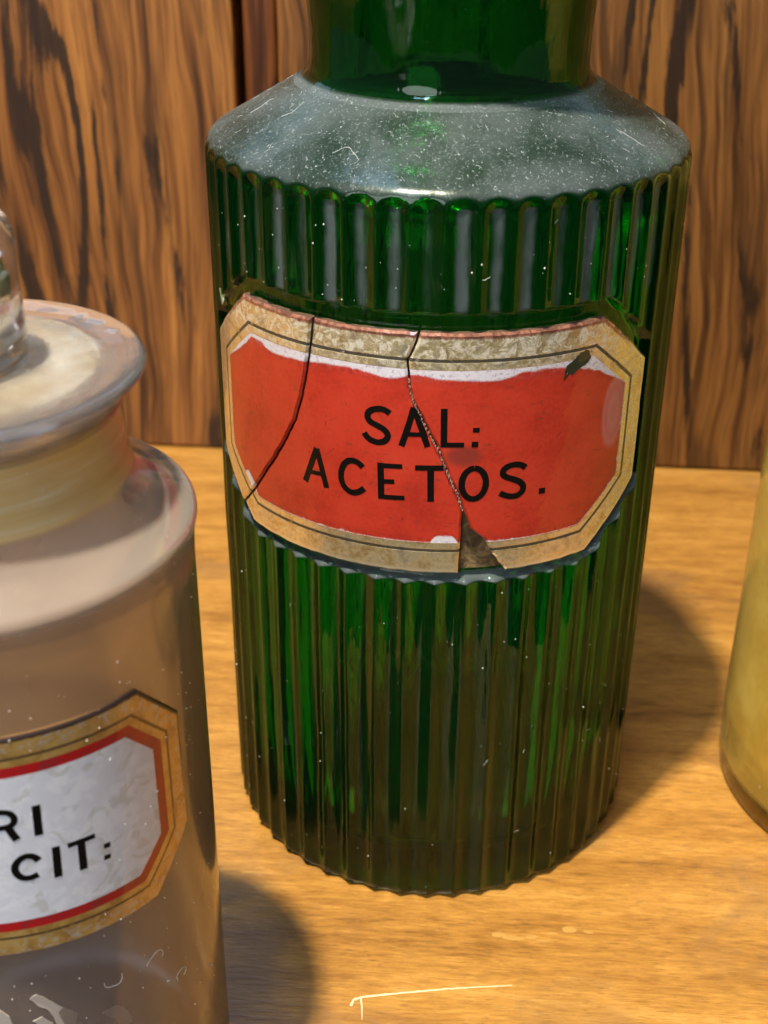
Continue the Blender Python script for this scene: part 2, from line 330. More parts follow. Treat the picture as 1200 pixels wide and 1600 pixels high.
    p = t.princ(Base_Color=col, Roughness=t.math('MULTIPLY_ADD', isgold, -0.21, 0.45), Metallic=t.math('MULTIPLY', isgold, t.math('MULTIPLY_ADD', flake, -0.65, 0.65)),
                Coat_Weight=t.math('MULTIPLY_ADD', isgold, 0.4, 0.6), Coat_Roughness=0.03, Coat_IOR=1.5,
                Normal=t.bump(t.math('MULTIPLY', t.math('ADD', n1, t.math('MULTIPLY', n2, 0.35)), t.math('MULTIPLY_ADD', isgold, 1.6, 0.25)), 0.32, 0.0003))
    p.inputs['Specular IOR Level'].default_value = 0.2
    t.l(t.bump(t.noise(v, 0.12, 3, 0.5), 0.2, 0.0006), p.inputs['Coat Normal'])
    return t.surf(p)

JOCT = dict(uc=0.0, zc=80.8, hw=37.3, hh=18.9, cu=8.0, cz=8.8)
def white_label_paint():
    t = NT('painted_white_label'); u, z, v = uvmm(t)
    d = octagon_sdf(t, u, z, **JOCT)
    n1 = t.noise(v, 0.3, 4, 0.65, 0.4); n2 = t.noise(v, 1.5, 4, 0.6); n3 = t.noise(v, 4.0, 3, 0.6)
    gold = t.ramp(t.math('MULTIPLY_ADD', n1, 0.8, t.math('MULTIPLY', n2, 0.2)), [(0.30, (0.36, 0.19, 0.05)), (0.5, (0.64, 0.38, 0.10)), (0.7, (0.76, 0.52, 0.18))])
    gold = t.mix(t.math('MULTIPLY', t.sm(0.50, 0.58, t.noise(v, 0.75, 5, 0.75, 0.8)), t.math('MULTIPLY', t.sm(-3.6, -1.2, d), 0.75)), gold, rgba(0.62, 0.58, 0.54))
    gold = t.mix(t.sm(0.68, 0.74, n3), gold, rgba(0.09, 0.05, 0.02))
    dl = t.math('ADD', d, t.math('MULTIPLY', t.math('SUBTRACT', n2, 0.5), 0.15))
    col = gold
    rule = t.math('MULTIPLY', t.sm(-3.62, -3.5, dl), t.math('SUBTRACT', 1.0, t.sm(-3.18, -3.06, dl)))
    col = t.mix(t.math('MULTIPLY', rule, t.math('MULTIPLY', t.sm(0.3, 0.42, n1), 0.85)), col, rgba(0.06, 0.04, 0.03))
    blk = t.sm(-0.75, -0.5, t.math('MULTIPLY_ADD', n2, 0.5, t.math('SUBTRACT', d, 0.2)))
    col = t.mix(t.math('MULTIPLY', blk, t.sm(70, 86, z)), col, rgba(0.035, 0.02, 0.018))
    redm = t.math('SUBTRACT', 1.0, t.sm(-4.72, -4.6, dl))
    red = t.mix(t.sm(0.4, 0.65, n1), rgba(0.52, 0.008, 0.010), rgba(0.34, 0.020, 0.024))
    col = t.mix(redm, col, red)
    whm = t.math('SUBTRACT', 1.0, t.sm(-6.36, -6.26, dl))
    wh = t.mix(t.sm(0.42, 0.55, n1), rgba(0.86, 0.87, 0.92), rgba(0.77, 0.78, 0.85))
    wh = t.mix(t.math('MULTIPLY', t.sm(0.54, 0.62, t.noise(v, 0.22, 3, 0.5, 1.2)), 0.5), wh, rgba(0.55, 0.53, 0.46))
    wh = t.mix(t.math('MULTIPLY', t.sm(0.71, 0.76, n2), 0.25), wh, rgba(0.45, 0.33, 0.28))
    col = t.mix(whm, col, wh)
    isgold = t.math('SUBTRACT', 1.0, redm)
    p = t.princ(Base_Color=col, Roughness=0.42, Metallic=t.math('MULTIPLY', isgold, 0.4), Coat_Weight=0.55, Coat_Roughness=0.05, Coat_IOR=1.5,
                Normal=t.bump(n2, 0.12, 0.00015))
    return t.surf(p)

def cement():
    t = NT('old_label_cement'); n1 = t.noise(t.mapping(t.obj(), (300, 300, 300)), 1.0, 5, 0.65, 0.8)
    return t.surf(t.princ(Base_Color=t.ramp(n1, [(0.35, (0.035, 0.024, 0.012)), (0.55, (0.10, 0.070, 0.032)), (0.68, (0.30, 0.22, 0.10))]), Roughness=0.5, Normal=t.bump(n1, 0.5, 0.0004)))
M_black = simple('black_lettering', (0.006, 0.005, 0.004), 0.45, Coat_Weight=0.3, Coat_Roughness=0.04, Specular_IOR_Level=0.1)
M_edge = simple('label_glass_edge', (0.13, 0.075, 0.055), 0.25, Coat_Weight=0.6)
M_lint = simple('pale_lint', (0.72, 0.74, 0.74), 0.8)

# ------------------------------------------------------------------ setting: wall of planks, tabletop
WALL_N = Vector((0.035, 1.0, 0)).normalized()
wall = thing('plank_wall', 'dark streaked brown timber plank wall behind the bottles', 'wall', (0.0, 0.1634, 0), math.atan2(-0.035, 1.0))
wx = [(-0.60, -0.305), (-0.304, -0.187), (-0.186, -0.0656), (-0.0632, -0.0530), (-0.0522, 0.0185), (0.0192, 0.150), (0.1508, 0.290), (0.2908, 0.60)]
tints = [(1, .95, .9), (1, 1, 1), (1.08, 1.0, 0.95), (0.62, 0.42, 0.33), (1.0, .95, .9), (0.86, 0.84, 0.84), (1, 1, 1), (1, .95, .9)]
def plank_mesh(x0, x1, z0, z1, y0, y1):
    bm = bmesh.new(); bmesh.ops.create_cube(bm, size=1)
    for v in bm.verts: v.co = Vector(((x0 + x1) / 2 + v.co.x * (x1 - x0), (y0 + y1) / 2 + v.co.y * (y1 - y0), (z0 + z1) / 2 + v.co.z * (z1 - z0)))
    bmesh.ops.bevel(bm, geom=list(bm.edges), offset=0.0012, segments=2, affect='EDGES', profile=0.5)
    return bm
for i, ((a, b), tn) in enumerate(zip(wx, tints)):
    y0 = 0.0035 if i == 3 else 0.0
    bm = plank_mesh(a, b, 0.0004, 0.27, y0, 0.018)
    me = bpy.data.meshes.new('plank'); bm.to_mesh(me); bm.free()
    me.materials.append(wall_wood('plank_wood', i + 1.3, tn, (0.0, 0.02, -0.03, 0.0, 0.03, 0.07, 0.02, 0)[i]))
    o = link(bpy.data.objects.new('plank', me), wall)
V, F = [(-0.6, 0.0195, 0.0006), (0.6, 0.0195, 0.0006), (0.6, 0.0195, 0.27), (-0.6, 0.0195, 0.27), (-0.6, 0.03, 0.0006), (0.6, 0.03, 0.0006), (0.6, 0.03, 0.27), (-0.6, 0.03, 0.27)], \
       [(0, 1, 2, 3), (5, 4, 7, 6), (4, 0, 3, 7), (1, 5, 6, 2), (3, 2, 6, 7), (4, 5, 1, 0)]
meshobj('backing_board', V, F, simple('dark_backing', (0.03, 0.016, 0.008), 0.8), wall, smooth=False)

table = thing('tabletop', 'honey coloured varnished wooden tabletop under the bottles', 'table', (0, 0, 0))
bm = plank_mesh(-0.7, 0.7, -0.025, 0.0, -0.135, 0.26)
me = bpy.data.meshes.new('board'); bm.to_mesh(me); bm.free(); me.materials.append(table_wood())
link(bpy.data.objects.new('board', me), table)
floor = meshobj('floor', [(-4, -4, -0.9), (4, -4, -0.9), (4, 3, -0.9), (-4, 3, -0.9)], [(0, 1, 2, 3)], simple('dark_floor', (0.05, 0.045, 0.04), 0.7), smooth=False); floor['kind'] = 'structure'
def resample(poly, step, closed=True):
    out = []; n = len(poly)
    for i in range(n if closed else n - 1):
        a = Vector(poly[i]); b = Vector(poly[(i + 1) % n]); k = max(1, int(math.ceil((b - a).length / step)))
        for j in range(k): out.append(a + (b - a) * (j / k))
    if not closed: out.append(Vector(poly[-1]))
    return out
def ribbon_flat(pts, widths, z):
    V, F = [], []
    for i, p in enumerate(pts):
        a = Vector(pts[max(0, i - 1)]); b = Vector(pts[min(len(pts) - 1, i + 1)]); d = (b - a).normalized(); nrm = Vector((-d.y, d.x)) * widths[i] / 2
        V += [(p[0] + nrm.x, p[1] + nrm.y, z), (p[0], p[1], z + 0.00008), (p[0] - nrm.x, p[1] - nrm.y, z)]
    for i in range(len(pts) - 1):
        k = i * 3; F += [(k, k + 1, k + 4, k + 3), (k + 1, k + 2, k + 5, k + 4)]
    return V, F
streakm = simple('pale_streak_mat', (0.72, 0.58, 0.34), 0.5)  # thin pale streaks laid on the tabletop
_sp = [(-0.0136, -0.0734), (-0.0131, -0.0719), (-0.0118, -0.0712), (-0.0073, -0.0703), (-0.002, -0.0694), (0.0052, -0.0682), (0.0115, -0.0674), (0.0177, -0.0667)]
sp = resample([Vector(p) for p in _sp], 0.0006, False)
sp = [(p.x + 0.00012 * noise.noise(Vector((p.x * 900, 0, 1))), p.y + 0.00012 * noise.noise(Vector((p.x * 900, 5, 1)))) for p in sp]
V, F = ribbon_flat(sp, [0.00050 * (1 + 0.9 * noise.noise(Vector((i * 0.9, 3, 2)))) * (1 - 0.6 * i / len(sp)) for i in range(len(sp))], 0.00004); meshobj('pale_streak', V, F, streakm, table)
V, F = ribbon_flat([(-0.0118, -0.0712), (-0.0114, -0.0735), (-0.0112, -0.0765)], [.0004, .0003, .0001], 0.00005); meshobj('pale_streak', V, F, streakm, table)
# glossy drops added to stand in for pale light glints on the table
glintm = simple('glint_drop', (0.46, 0.25, 0.065), 0.08)
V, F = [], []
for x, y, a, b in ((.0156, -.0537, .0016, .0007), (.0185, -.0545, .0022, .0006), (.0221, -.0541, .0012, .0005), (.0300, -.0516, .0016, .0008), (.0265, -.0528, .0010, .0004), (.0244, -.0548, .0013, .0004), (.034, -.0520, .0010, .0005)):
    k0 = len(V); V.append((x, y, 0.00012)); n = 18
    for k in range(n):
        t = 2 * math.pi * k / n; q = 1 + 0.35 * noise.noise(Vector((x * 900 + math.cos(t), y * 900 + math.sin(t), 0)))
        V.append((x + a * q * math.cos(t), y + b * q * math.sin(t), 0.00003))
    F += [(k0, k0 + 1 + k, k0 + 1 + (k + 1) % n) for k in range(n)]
o = meshobj('glint_drops', V, F, glintm, table); o['kind'] = 'stuff'

# ------------------------------------------------------------------ green ribbed bottle
bottle = thing('ribbed_bottle', 'dark green ribbed glass bottle with a dusty shoulder and cracked red label', 'bottle')
R = 0.0450; NF = 50; TH0 = math.radians(-3.3); FD = 0.0013; RP = 0.0427
rib_rnd = [random.uniform(0.86, 1.08) for _ in range(NF)]
rib_dirt = [random.choice([0.45, 0.7, 0.85, 1.0, 1.0]) * random.uniform(0.85, 1.0) for _ in range(NF)]
def rib_i(th): return int(round(NF * (th - TH0) / (2 * math.pi))) % NF
def wob(th, z): return th + 0.0035 * noise.noise(Vector((math.cos(th) * 6, math.sin(th) * 6, z * 45)))
def flute(th): return R - FD * rib_rnd[rib_i(th)] * (0.5 + 0.5 * math.cos(NF * (th - TH0))) ** 0.6
def panel_d(th, z):      # signed distance (mm) to the flat panel cut for the label
    u = abs(th * 44.5 - OCT['uc']); zz = abs(z * 1000 - (OCT['zc'] + 0.7)); hw, hh, cu, cz = OCT['hw'] + 1.2, OCT['hh'] + 2.3, OCT['cu'], OCT['cz']
    nn = math.hypot(cu, cz)
    return max(u - hw, zz - hh, (u * cz + zz * cu) / nn - (hw * cz + (hh - cz) * cu) / nn)
def smin(a, b, k):
    h = max(0, min(1, 0.5 + 0.5 * (b - a) / k)); return b * (1 - h) + a * h - k * h * (1 - h)
outer = [(0.0, 0.0022), (0.030, 0.0022), (0.036, 0.0014), (0.0395, 0.0003)] + [(0.0414, 0.0)] + [(0.0431, 0.0002), (0.0442, 0.0008), (0.0449, 0.0018), (0.0455, 0.0032)]
zz = [0.0045 + 0.0015 * i for i in range(48)]
prof = list(outer)
def rows_z(z0, z1, n): return [z0 + (z1 - z0) * (i + 1) / n for i in range(n)]
z_list = rows_z(0.0032, 0.0755, 40) + rows_z(0.0755, 0.0835, 22) + rows_z(0.0835, 0.0945, 22) + rows_z(0.0945, 0.113, 18) + rows_z(0.113, 0.1265, 26) + rows_z(0.1265, 0.1315, 18) + rows_z(0.1315, 0.1465, 14)
prof += [(0.06, z) for z in z_list]
sh_prof = dense([(0.0450, 0.1467)] + arc(0.0410, 0.1475, 0.0040, 0, 60.5, 10) + [(0.0400, 0.15268), (0.036, 0.1550), (0.031, 0.1578), (0.0272, 0.1600)], 0.0003)
prof += sh_prof
NECK_I = len(prof)
prof += [(0.0264, 0.16075), (0.0262, 0.1609), (0.0257, 0.1615), (0.02535, 0.1630), (0.0253, 0.1650), (0.0254, 0.1690), (0.0258, 0.1740), (0.0266, 0.1790), (0.0280, 0.1830), (0.0300, 0.1855), (0.0322, 0.1870), (0.0330, 0.1885), (0.0328, 0.1905), (0.0312, 0.1918), (0.0270, 0.1920), (0.0215, 0.1915), (0.0202, 0.190)]
inner = [(0.0200, 0.180), (0.0200, 0.166), (0.0205, 0.1620), (0.0225, 0.1580), (0.0265, 0.1545), (0.0325, 0.1505), (0.0368, 0.1475), (0.0388, 0.1440), (0.0395, 0.138), (0.0396, 0.120), (0.0393, 0.100), (0.0396, 0.075), (0.0394, 0.030), (0.0390, 0.0135), (0.0372, 0.0095), (0.033, 0.0078), (0.020, 0.0086), (0.0, 0.0095)]
NS = 50 * 14
V, F, G, D = [], [], [], []
rows = []
def push_row(r, z, mode):
    if r <= 1e-9:
        rows.append([len(V)]); V.append((0, 0, z)); G.append(0); D.append(0); return
    ids = []
    for k in range(NS):
        th = -math.pi + 2 * math.pi * k / NS
        g = d = 0.0; rr = r
        if mode == 'o':
            tw = wob(th, z); f = flute(tw)
            if z > 0.1440: f = f + (R - f) * smooth(0.1468, 0.1502, z) * 0.6
            rr = smin(r, f, 0.0002) if z > 0.01 else min(r, f) if r > 0.042 else r
            if z > 0.1440: rr = min(rr, R)
            if 0.07 < z < 0.14:
                pd = panel_d(th, z); s = smooth(-0.45, 0.45, -pd)
                rr = rr * (1 - s) + min(rr, RP) * s
                if pd > -1.6 and z < 0.092: g = max(g, 0.95 * smooth(-1.6, -0.8, pd) * (1 - smooth(0.25, 1.0, pd)))  # lower panel ledge whitened: the light it catches is painted in
                if pd > 0: pass
            tr = (0.5 + 0.5 * math.cos(NF * (tw - TH0) + 0.5 * noise.noise(Vector((rib_i(tw) * 3.7, z * 90, 0.5)))))
            if 0.128 < z < 0.1478: g = max(g, tr ** 1.9 * smooth(0.127, 0.1315, z) * 0.9 * rib_dirt[rib_i(tw)] * (1 + 0.35 * noise.noise(Vector((rib_i(tw) * 1.9, z * 160, 7)))))
            elif z < 0.079: g = max(g, tr ** 9 * (0.24 + 0.22 * noise.noise(Vector((th * 5, z * 40, 3.1)))) * smooth(0.003, 0.02, z))
            if z > 0.1476: d = smooth(0.0, 0.0005, f - r) * smooth(0.0, 0.0006, 0.0448 - r)
            if z > 0.1594: g = max(g, 0.9)
            rr += 0.00010 * noise.noise(Vector((math.cos(th) * 4, math.sin(th) * 4, z * 60)))
        ids.append(len(V)); V.append((rr * math.sin(th), -rr * math.cos(th), z)); G.append(g); D.append(d)
    rows.append(ids)
for i, (r, z) in enumerate(prof): push_row(r, z, 'o' if i < NECK_I else 'n')
for r, z in inner: push_row(r, z, 'i')
for A, B in zip(rows[:-1], rows[1:]):
    for k in range(NS):
        k2 = (k + 1) % NS
        if len(A) == 1: F.append((A[0], B[k2], B[k]))
        elif len(B) == 1: F.append((A[k], A[k2], B[0]))
        else: F.append((A[k], A[k2], B[k2], B[k]))
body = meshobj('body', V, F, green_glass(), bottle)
for nm, dat in (('grime_ledge_light', G), ('dust', D)):
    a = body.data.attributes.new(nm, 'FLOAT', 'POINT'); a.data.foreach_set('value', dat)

# curved octagon sheets -------------------------------------------------------
def area(p): return 0.5 * sum(p[i][0] * p[(i + 1) % len(p)][1] - p[(i + 1) % len(p)][0] * p[i][1] for i in range(len(p)))
def inset(poly, d):
    n = len(poly); out = []
    for i in range(n):
        a, b, c = poly[i - 1], poly[i], poly[(i + 1) % n]
        d1 = (b - a).normalized(); d2 = (c - b).normalized(); n1 = Vector((-d1.y, d1.x)); n2 = Vector((-d2.y, d2.x))
        q = n1 + n2; l = q.length
        q = q / l if l > 1e-6 else n1
        out.append(b + q * d / max(0.5, q.dot(n1)))
    return out
def curved_plate(name, poly, Rb, Rf, Ru, bevel, mats, parent, cen=(0, 0), label=None):
    """poly in mm (u,z), ccw; plate between radii Rb and Rf (m); u measured at radius Ru (mm)"""
    if area(poly) < 0: poly = poly[::-1]
    P = resample(poly, 0.7); I = inset(P, bevel)
    bm = bmesh.new(); uvl = bm.loops.layers.uv.new('UVMap')
    def mp(u, z, Rr): t = u / Ru; return (Rr * math.sin(t), -Rr * math.cos(t), z * MM)
    # front cap cut into narrow strips so that it follows the curve
    bm2 = bmesh.new(); bm2.faces.new([bm2.verts.new((p.x, p.y, 0)) for p in I])
    lo = min(p.x for p in I); hi = max(p.x for p in I); k = lo + 0.35
    while k < hi:
        bmesh.ops.bisect_plane(bm2, geom=bm2.verts[:] + bm2.edges[:] + bm2.faces[:], dist=1e-5, plane_co=(k, 0, 0), plane_no=(1, 0, 0)); k += 0.8
    bmesh.ops.triangulate(bm2, faces=bm2.faces[:])
    vm = {}
    for f in bm2.faces:
        vs = []
        for v in f.verts:
            if v not in vm: vm[v] = (bm.verts.new(mp(v.co.x, v.co.y, Rf)), (v.co.x / 100, v.co.y / 100))
            vs.append(v)
        try: nf = bm.faces.new([vm[v][0] for v in vs])
        except ValueError: continue
        nf.smooth = True; nf.material_index = 0
        for lp, v in zip(nf.loops, vs): lp[uvl].uv = vm[v][1]
    bm2.free()
    def ring(A, Ra, B, Rb_, mi):
        n = len(A); va = [bm.verts.new(mp(p.x, p.y, Ra)) for p in A]; vb = [bm.verts.new(mp(p.x, p.y, Rb_)) for p in B]
        for i in range(n):
            j = (i + 1) % n; f = bm.faces.new((va[i], va[j], vb[j], vb[i])); f.material_index = mi
            for lp, p in zip(f.loops, (A[i], A[j], B[j], B[i])): lp[uvl].uv = (p.x / 100, p.y / 100)
    ring(P, Rf - bevel * 0.8 * MM, I, Rf, 0)
    ring(P, Rb, P, Rf - bevel * 0.8 * MM, 1)
    me = bpy.data.meshes.new(name); bm.to_mesh(me); bm.free()
    for mt in mats: me.materials.append(mt)
    o = bpy.data.objects.new(name, me)
    if label: o['label'] = label
    return link(o, parent)
def stroke(name, runs, Rl, Ru, mat, parent):
    V, F = [], []
    for ri, (pts, wd) in enumerate(runs):
        P = resample([Vector(p) for p in pts], 0.35, False)
        # soften the polyline
        for _ in range(2 if len(pts) > 3 else 0):
            P = [P[0]] + [(P[i - 1] + P[i] * 2 + P[i + 1]) / 4 for i in range(1, len(P) - 1)] + [P[-1]]
        rr = Rl + ri * 0.000004
        k0 = len(V)
        for i, p in enumerate(P):
            a = P[max(0, i - 1)]; b = P[min(len(P) - 1, i + 1)]; d = (b - a).normalized(); nr = Vector((-d.y, d.x))
            ww = wd * (1 + 0.05 * noise.noise(Vector((p.x * 1.3, p.y * 1.3, ri))))
            for s in (-1, 1):
                q = p + nr * s * ww / 2; t = q.x / Ru; V.append((rr * math.sin(t), -rr * math.cos(t), q.y * MM))
        for i in range(len(P) - 1):
            k = k0 + 2 * i; F.append((k, k + 2, k + 3, k + 1))
    return meshobj(name, V, F, mat, parent)

def jit(poly, amp):
    out = []
    for p in resample(poly, 1.2): out.append((p.x + amp * noise.noise(Vector((p.x * .7, p.y * .7, 1.5))), p.y + amp * noise.noise(Vector((p.x * .7, p.y * .7, 7.5)))))
    return [Vector(p) for p in out]
TL, TR, RU_, RL, BR, BL, LL, LU = (-40.7, 127.1), (30.3, 127.1), (43.8, 116.1), (43.8, 91.7), (30.3, 80.7), (-40.7, 80.7), (-54.2, 91.7), (-54.2, 116.1)
crack1 = [(-22.95, 127.1), (-23.68, 122.0), (-24.5, 117.06), (-25.79, 111.87), (-27.44, 106.81), (-29.64, 102.83), (-32.77, 97.87), (-36.96, 92.26), (-40.4, 88.0), (-44.5, 83.8)]
crack2 = [(-3.7, 127.1), (-4.13, 125.2), (-5.47, 122.14), (-5.31, 119.02), (-4.7, 115.19), (-3.56, 112.89), (-1.61, 108.9), (0.36, 105.3), (1.69, 101.59), (2.17, 100.21), (3.74, 97.16), (4.64, 93.93)]
midedge = [(4.68, 92.89), (4.53, 87.36), (4.3, 80.7)]
rightedge = [(5.2, 93.14), (6.39, 90.08), (8.94, 87.8), (10.51, 84.57), (13.26, 80.7)]
M_red = red_label_paint()
curved_plate('label_bed', [Vector(p) for p in ((TL[0], TL[1] - .8), (TR[0], TR[1] - .8), (RU_[0] - .8, RU_[1]), (RL[0] - .8, RL[1]), (BR[0], BR[1] + .3), (BL[0], BL[1] + .3), (LL[0] + .8, LL[1]), (LU[0] + .8, LU[1]))],
             0.04272, 0.0432, 44.5, 0.1, [cement(), simple('old_label_cement_edge', (0.20, 0.12, 0.08), 0.7)], bottle, label='brown cement bed showing in the wedge gap of the label')
def frag(poly, Rf, label): return curved_plate('label_fragment', jit(poly, 0.16), 0.04325, Rf, 44.5, 0.42, [M_red, M_edge], bottle, label=label)
fl = frag([LU, TL] [::-1] + [LU] * 0 + [] if False else [TL] + crack1[0:] + [LL, LU], 0.04478, 'left end piece of the cracked red label')
fm = frag([(p[0] + 0.28, p[1]) for p in crack1[::-1]] + [(p[0] - 0.20, p[1]) for p in crack2[:-1]] + [crack2[-1]] + midedge + [BL], 0.04452, 'middle piece of the cracked red label with most of the lettering')
fr = frag([(p[0] + 0.22, p[1]) for p in crack2[:-1]] + rightedge + [BR, RL, RU_, TR], 0.04462, 'right end piece of the cracked red label')
LET = [
 (fm, 'letter_s', [([[-8.42,112.11],[-9.18,112.62],[-10.24,112.81],[-11.44,112.52],[-12.33,111.84],[-12.48,110.86],[-11.99,110.12],[-10.83,109.63],[-9.51,109.05],[-8.72,108.21],[-8.76,107.36],[-9.49,106.58],[-10.57,106.3],[-11.79,106.58],[-12.52,107.08],[-13.02,107.84]], 1.15)]),
 (fm, 'letter_a', [([[-4.25,113.6],[-5.18,109.97],[-6.33,106.12]], 1.12), ([[-4.25,113.6],[-2.95,109.9],[-1.75,106.28]], 1.12), ([[-5.5,108.47],[-2.7,108.6]], 0.86)]),
 (fr, 'letter_l', [([[0.9,113.66],[1.03,106.38]], 1.15), ([[0.55,106.81],[4.51,106.82]], 0.95)]),
 (fr, 'colon', [([[5.93,109.6],[7.09,109.56]], 0.92), ([[5.81,106.86],[6.97,106.84]], 1.08)]),
 (fm, 'letter_a', [([[-22.49,102.7],[-23.83,99.08],[-25.17,95.37]], 1.18), ([[-22.49,102.7],[-21.5,99.18],[-20.5,95.29]], 1.18), ([[-23.87,97.66],[-21.33,97.83]], 0.82)]),
 (fm, 'letter_c', [([[-13.27,101.01],[-14.13,101.78],[-15.15,102.03],[-16.05,101.82],[-16.92,100.95],[-17.46,99.58],[-17.53,98.02],[-17.12,96.71],[-16.22,95.83],[-15.18,95.52],[-14.02,95.94],[-13.0,96.86]], 1.16)]),
 (fm, 'letter_e', [([[-10.02,102.45],[-9.83,95.5]], 1.2), ([[-10.5,101.9],[-6.09,102.16]], 0.95), ([[-9.68,98.82],[-7.48,99.03]], 0.9), ([[-10.4,95.7],[-5.62,95.99]], 0.92)]),
 (fm, 'letter_t', [([[-3.86,102.12],[1.05,102.3]], 1.05), ([[-1.14,102.54],[-0.97,95.58]], 1.18)]),
 (fr, 'letter_o', [([[6.5 + 2.15 * math.sin(a * math.pi / 16), 99.2 + 3.05 * math.cos(a * math.pi / 16)] for a in range(33)], 1.15)]),
 (fr, 'letter_s', [([[15.81,101.51],[15.07,102.14],[13.93,102.42],[12.58,102.24],[11.64,101.55],[11.57,100.72],[12.21,100.07],[13.47,99.58],[14.89,98.86],[15.63,97.96],[15.52,96.91],[14.68,96.14],[13.42,96.04],[12.16,96.46],[11.25,96.99]], 1.15)]),
 (fr, 'full_stop', [([[18.7,96.31],[19.95,96.25]], 1.15)]),
]
for par, nm, runs in LET: stroke(nm, runs, (0.04452 if par is fm else 0.04462) + 0.00004, 44.5, M_black, par)
# chip where the paint is gone and the green glass shows through
def flat_patch(name, pts, Rl, Ru, mat, parent, label=None):
    P = [Vector(p) for p in pts]; c = sum(P, Vector((0, 0))) / len(P)
    V = [(Rl * math.sin(p.x / Ru), -Rl * math.cos(p.x / Ru), p.y * MM) for p in [c] + P]
    return meshobj(name, V, [(0, 1 + i, 1 + (i + 1) % len(P)) for i in range(len(P))], mat, parent, label=label)
chip = resample([(22.04, 117.0), (22.3, 118.2), (23.0, 118.3), (23.7, 117.8), (25.3, 118.8), (26.6, 119.3), (27.6, 120.3), (27.1, 121.6), (26.2, 122.0), (24.9, 121.5), (23.6, 120.4), (22.49, 119.8), (22.2, 118.9)], 0.35)
chip = [(p.x + 0.22 * noise.noise(Vector((p.x * 2, p.y * 2, 0))), p.y + 0.22 * noise.noise(Vector((p.x * 2, p.y * 2, 5)))) for p in chip]
flat_patch('paint_chip', chip, 0.04466, 44.5, simple('bare_green_patch', (0.020, 0.035, 0.018), 0.35, Coat_Weight=0.8), fr)
flat_patch('glass_chip', [(-55.2, 123.6), (-50.6, 124.2), (-52.0, 122.4), (-54.2, 120.4)], 0.0440, 44.5, simple('white_glass_chip', (0.75, 0.74, 0.72), 0.4), bottle)
# broken slivers of glass along the long crack
V, F = [], []
for a, b in zip(crack2[3:-1], crack2[4:]):
    n = 10
    for i in range(n):
        t = (i + random.random()) / n; u = a[0] + (b[0] - a[0]) * t + random.uniform(-.12, .12); z = a[1] + (b[1] - a[1]) * t
        k = len(V); s = random.uniform(.18, .38); r0 = 0.0443 + random.uniform(0, .00035)
        for du, dz, dr in ((-s, 0, 0), (0, -1.2 * s, .0001), (s, .2 * s, 0), (0, 1.3 * s, .0001), (0, 0, .00035)):
            tt = (u + du * .6) / 44.5; V.append(((r0 + dr) * math.sin(tt), -(r0 + dr) * math.cos(tt), (z + dz) * MM))
        F += [(k, k + 1, k + 4), (k + 1, k + 2, k + 4), (k + 2, k + 3, k + 4), (k + 3, k, k + 4)]
o = meshobj('crack_slivers', V, F, simple('crushed_glass', (0.34, 0.235, 0.19), 0.35), bottle, smooth=False); o['kind'] = 'stuff'

# lint threads and specks --------------------------------------------------------
def shoulder_r(z):
    for (r0, z0), (r1, z1) in zip(sh_prof[:-1], sh_prof[1:]):
        if z0 <= z <= z1: return r0 + (r1 - r0) * (z - z0) / (z1 - z0)
    return 0.036
def shoulder_z(r):
    for (r0, z0), (r1, z1) in zip(sh_prof[:-1], sh_prof[1:]):
        if r1 <= r <= r0: return z0 + (z1 - z0) * (r0 - r) / max(1e-9, r0 - r1)
    return 0.1535
def tube(V, F, pts, rad, n=4):
    k0 = len(V)
    for i, p in enumerate(pts):
        a = Vector(pts[max(0, i - 1)]); b = Vector(pts[min(len(pts) - 1, i + 1)]); d = (b - a).normalized()
        s = d.cross(Vector((0.3, 0.2, 1))).normalized(); q = d.cross(s)
        for j in range(n):
            t = 2 * math.pi * j / n; c = Vector(p) + (s * math.cos(t) + q * math.sin(t)) * rad; V.append(tuple(c))
    for i in range(len(pts) - 1):
        for j in range(n):
            j2 = (j + 1) % n; F.append((k0 + i * n + j, k0 + i * n + j2, k0 + (i + 1) * n + j2, k0 + (i + 1) * n + j))
V, F = [], []
def shoulder_thread(th, r, length, rad, curl):
    pts = []; ang = random.uniform(0, 6.28)
    x, y = r * math.sin(th), -r * math.cos(th)
    n = max(4, int(length / 0.0004))
    for i in range(n):
        rr = math.hypot(x, y)
        if not 0.0275 < rr < 0.0432: break
        pts.append((x, y, shoulder_z(rr) + rad * 1.2))
        ang += random.uniform(-curl, curl); x += 0.0004 * math.cos(ang); y += 0.0004 * math.sin(ang)
    if len(pts) > 2: tube(V, F, pts, rad)
for i in range(45):
    shoulder_thread(random.uniform(-2.2, 2.2), random.uniform(0.0285, 0.0428), random.uniform(0.0006, 0.0016), random.uniform(1.2e-5, 2.2e-5), 0.5)
for i in range(5):
    shoulder_thread(random.uniform(-1.6, 1.6), random.uniform(0.029, 0.042), random.uniform(0.003, 0.008), random.uniform(2e-5, 3e-5), 0.6)
o = meshobj('shoulder_lint', V, F, M_lint, bottle); o['kind'] = 'stuff'
V, F = [], []
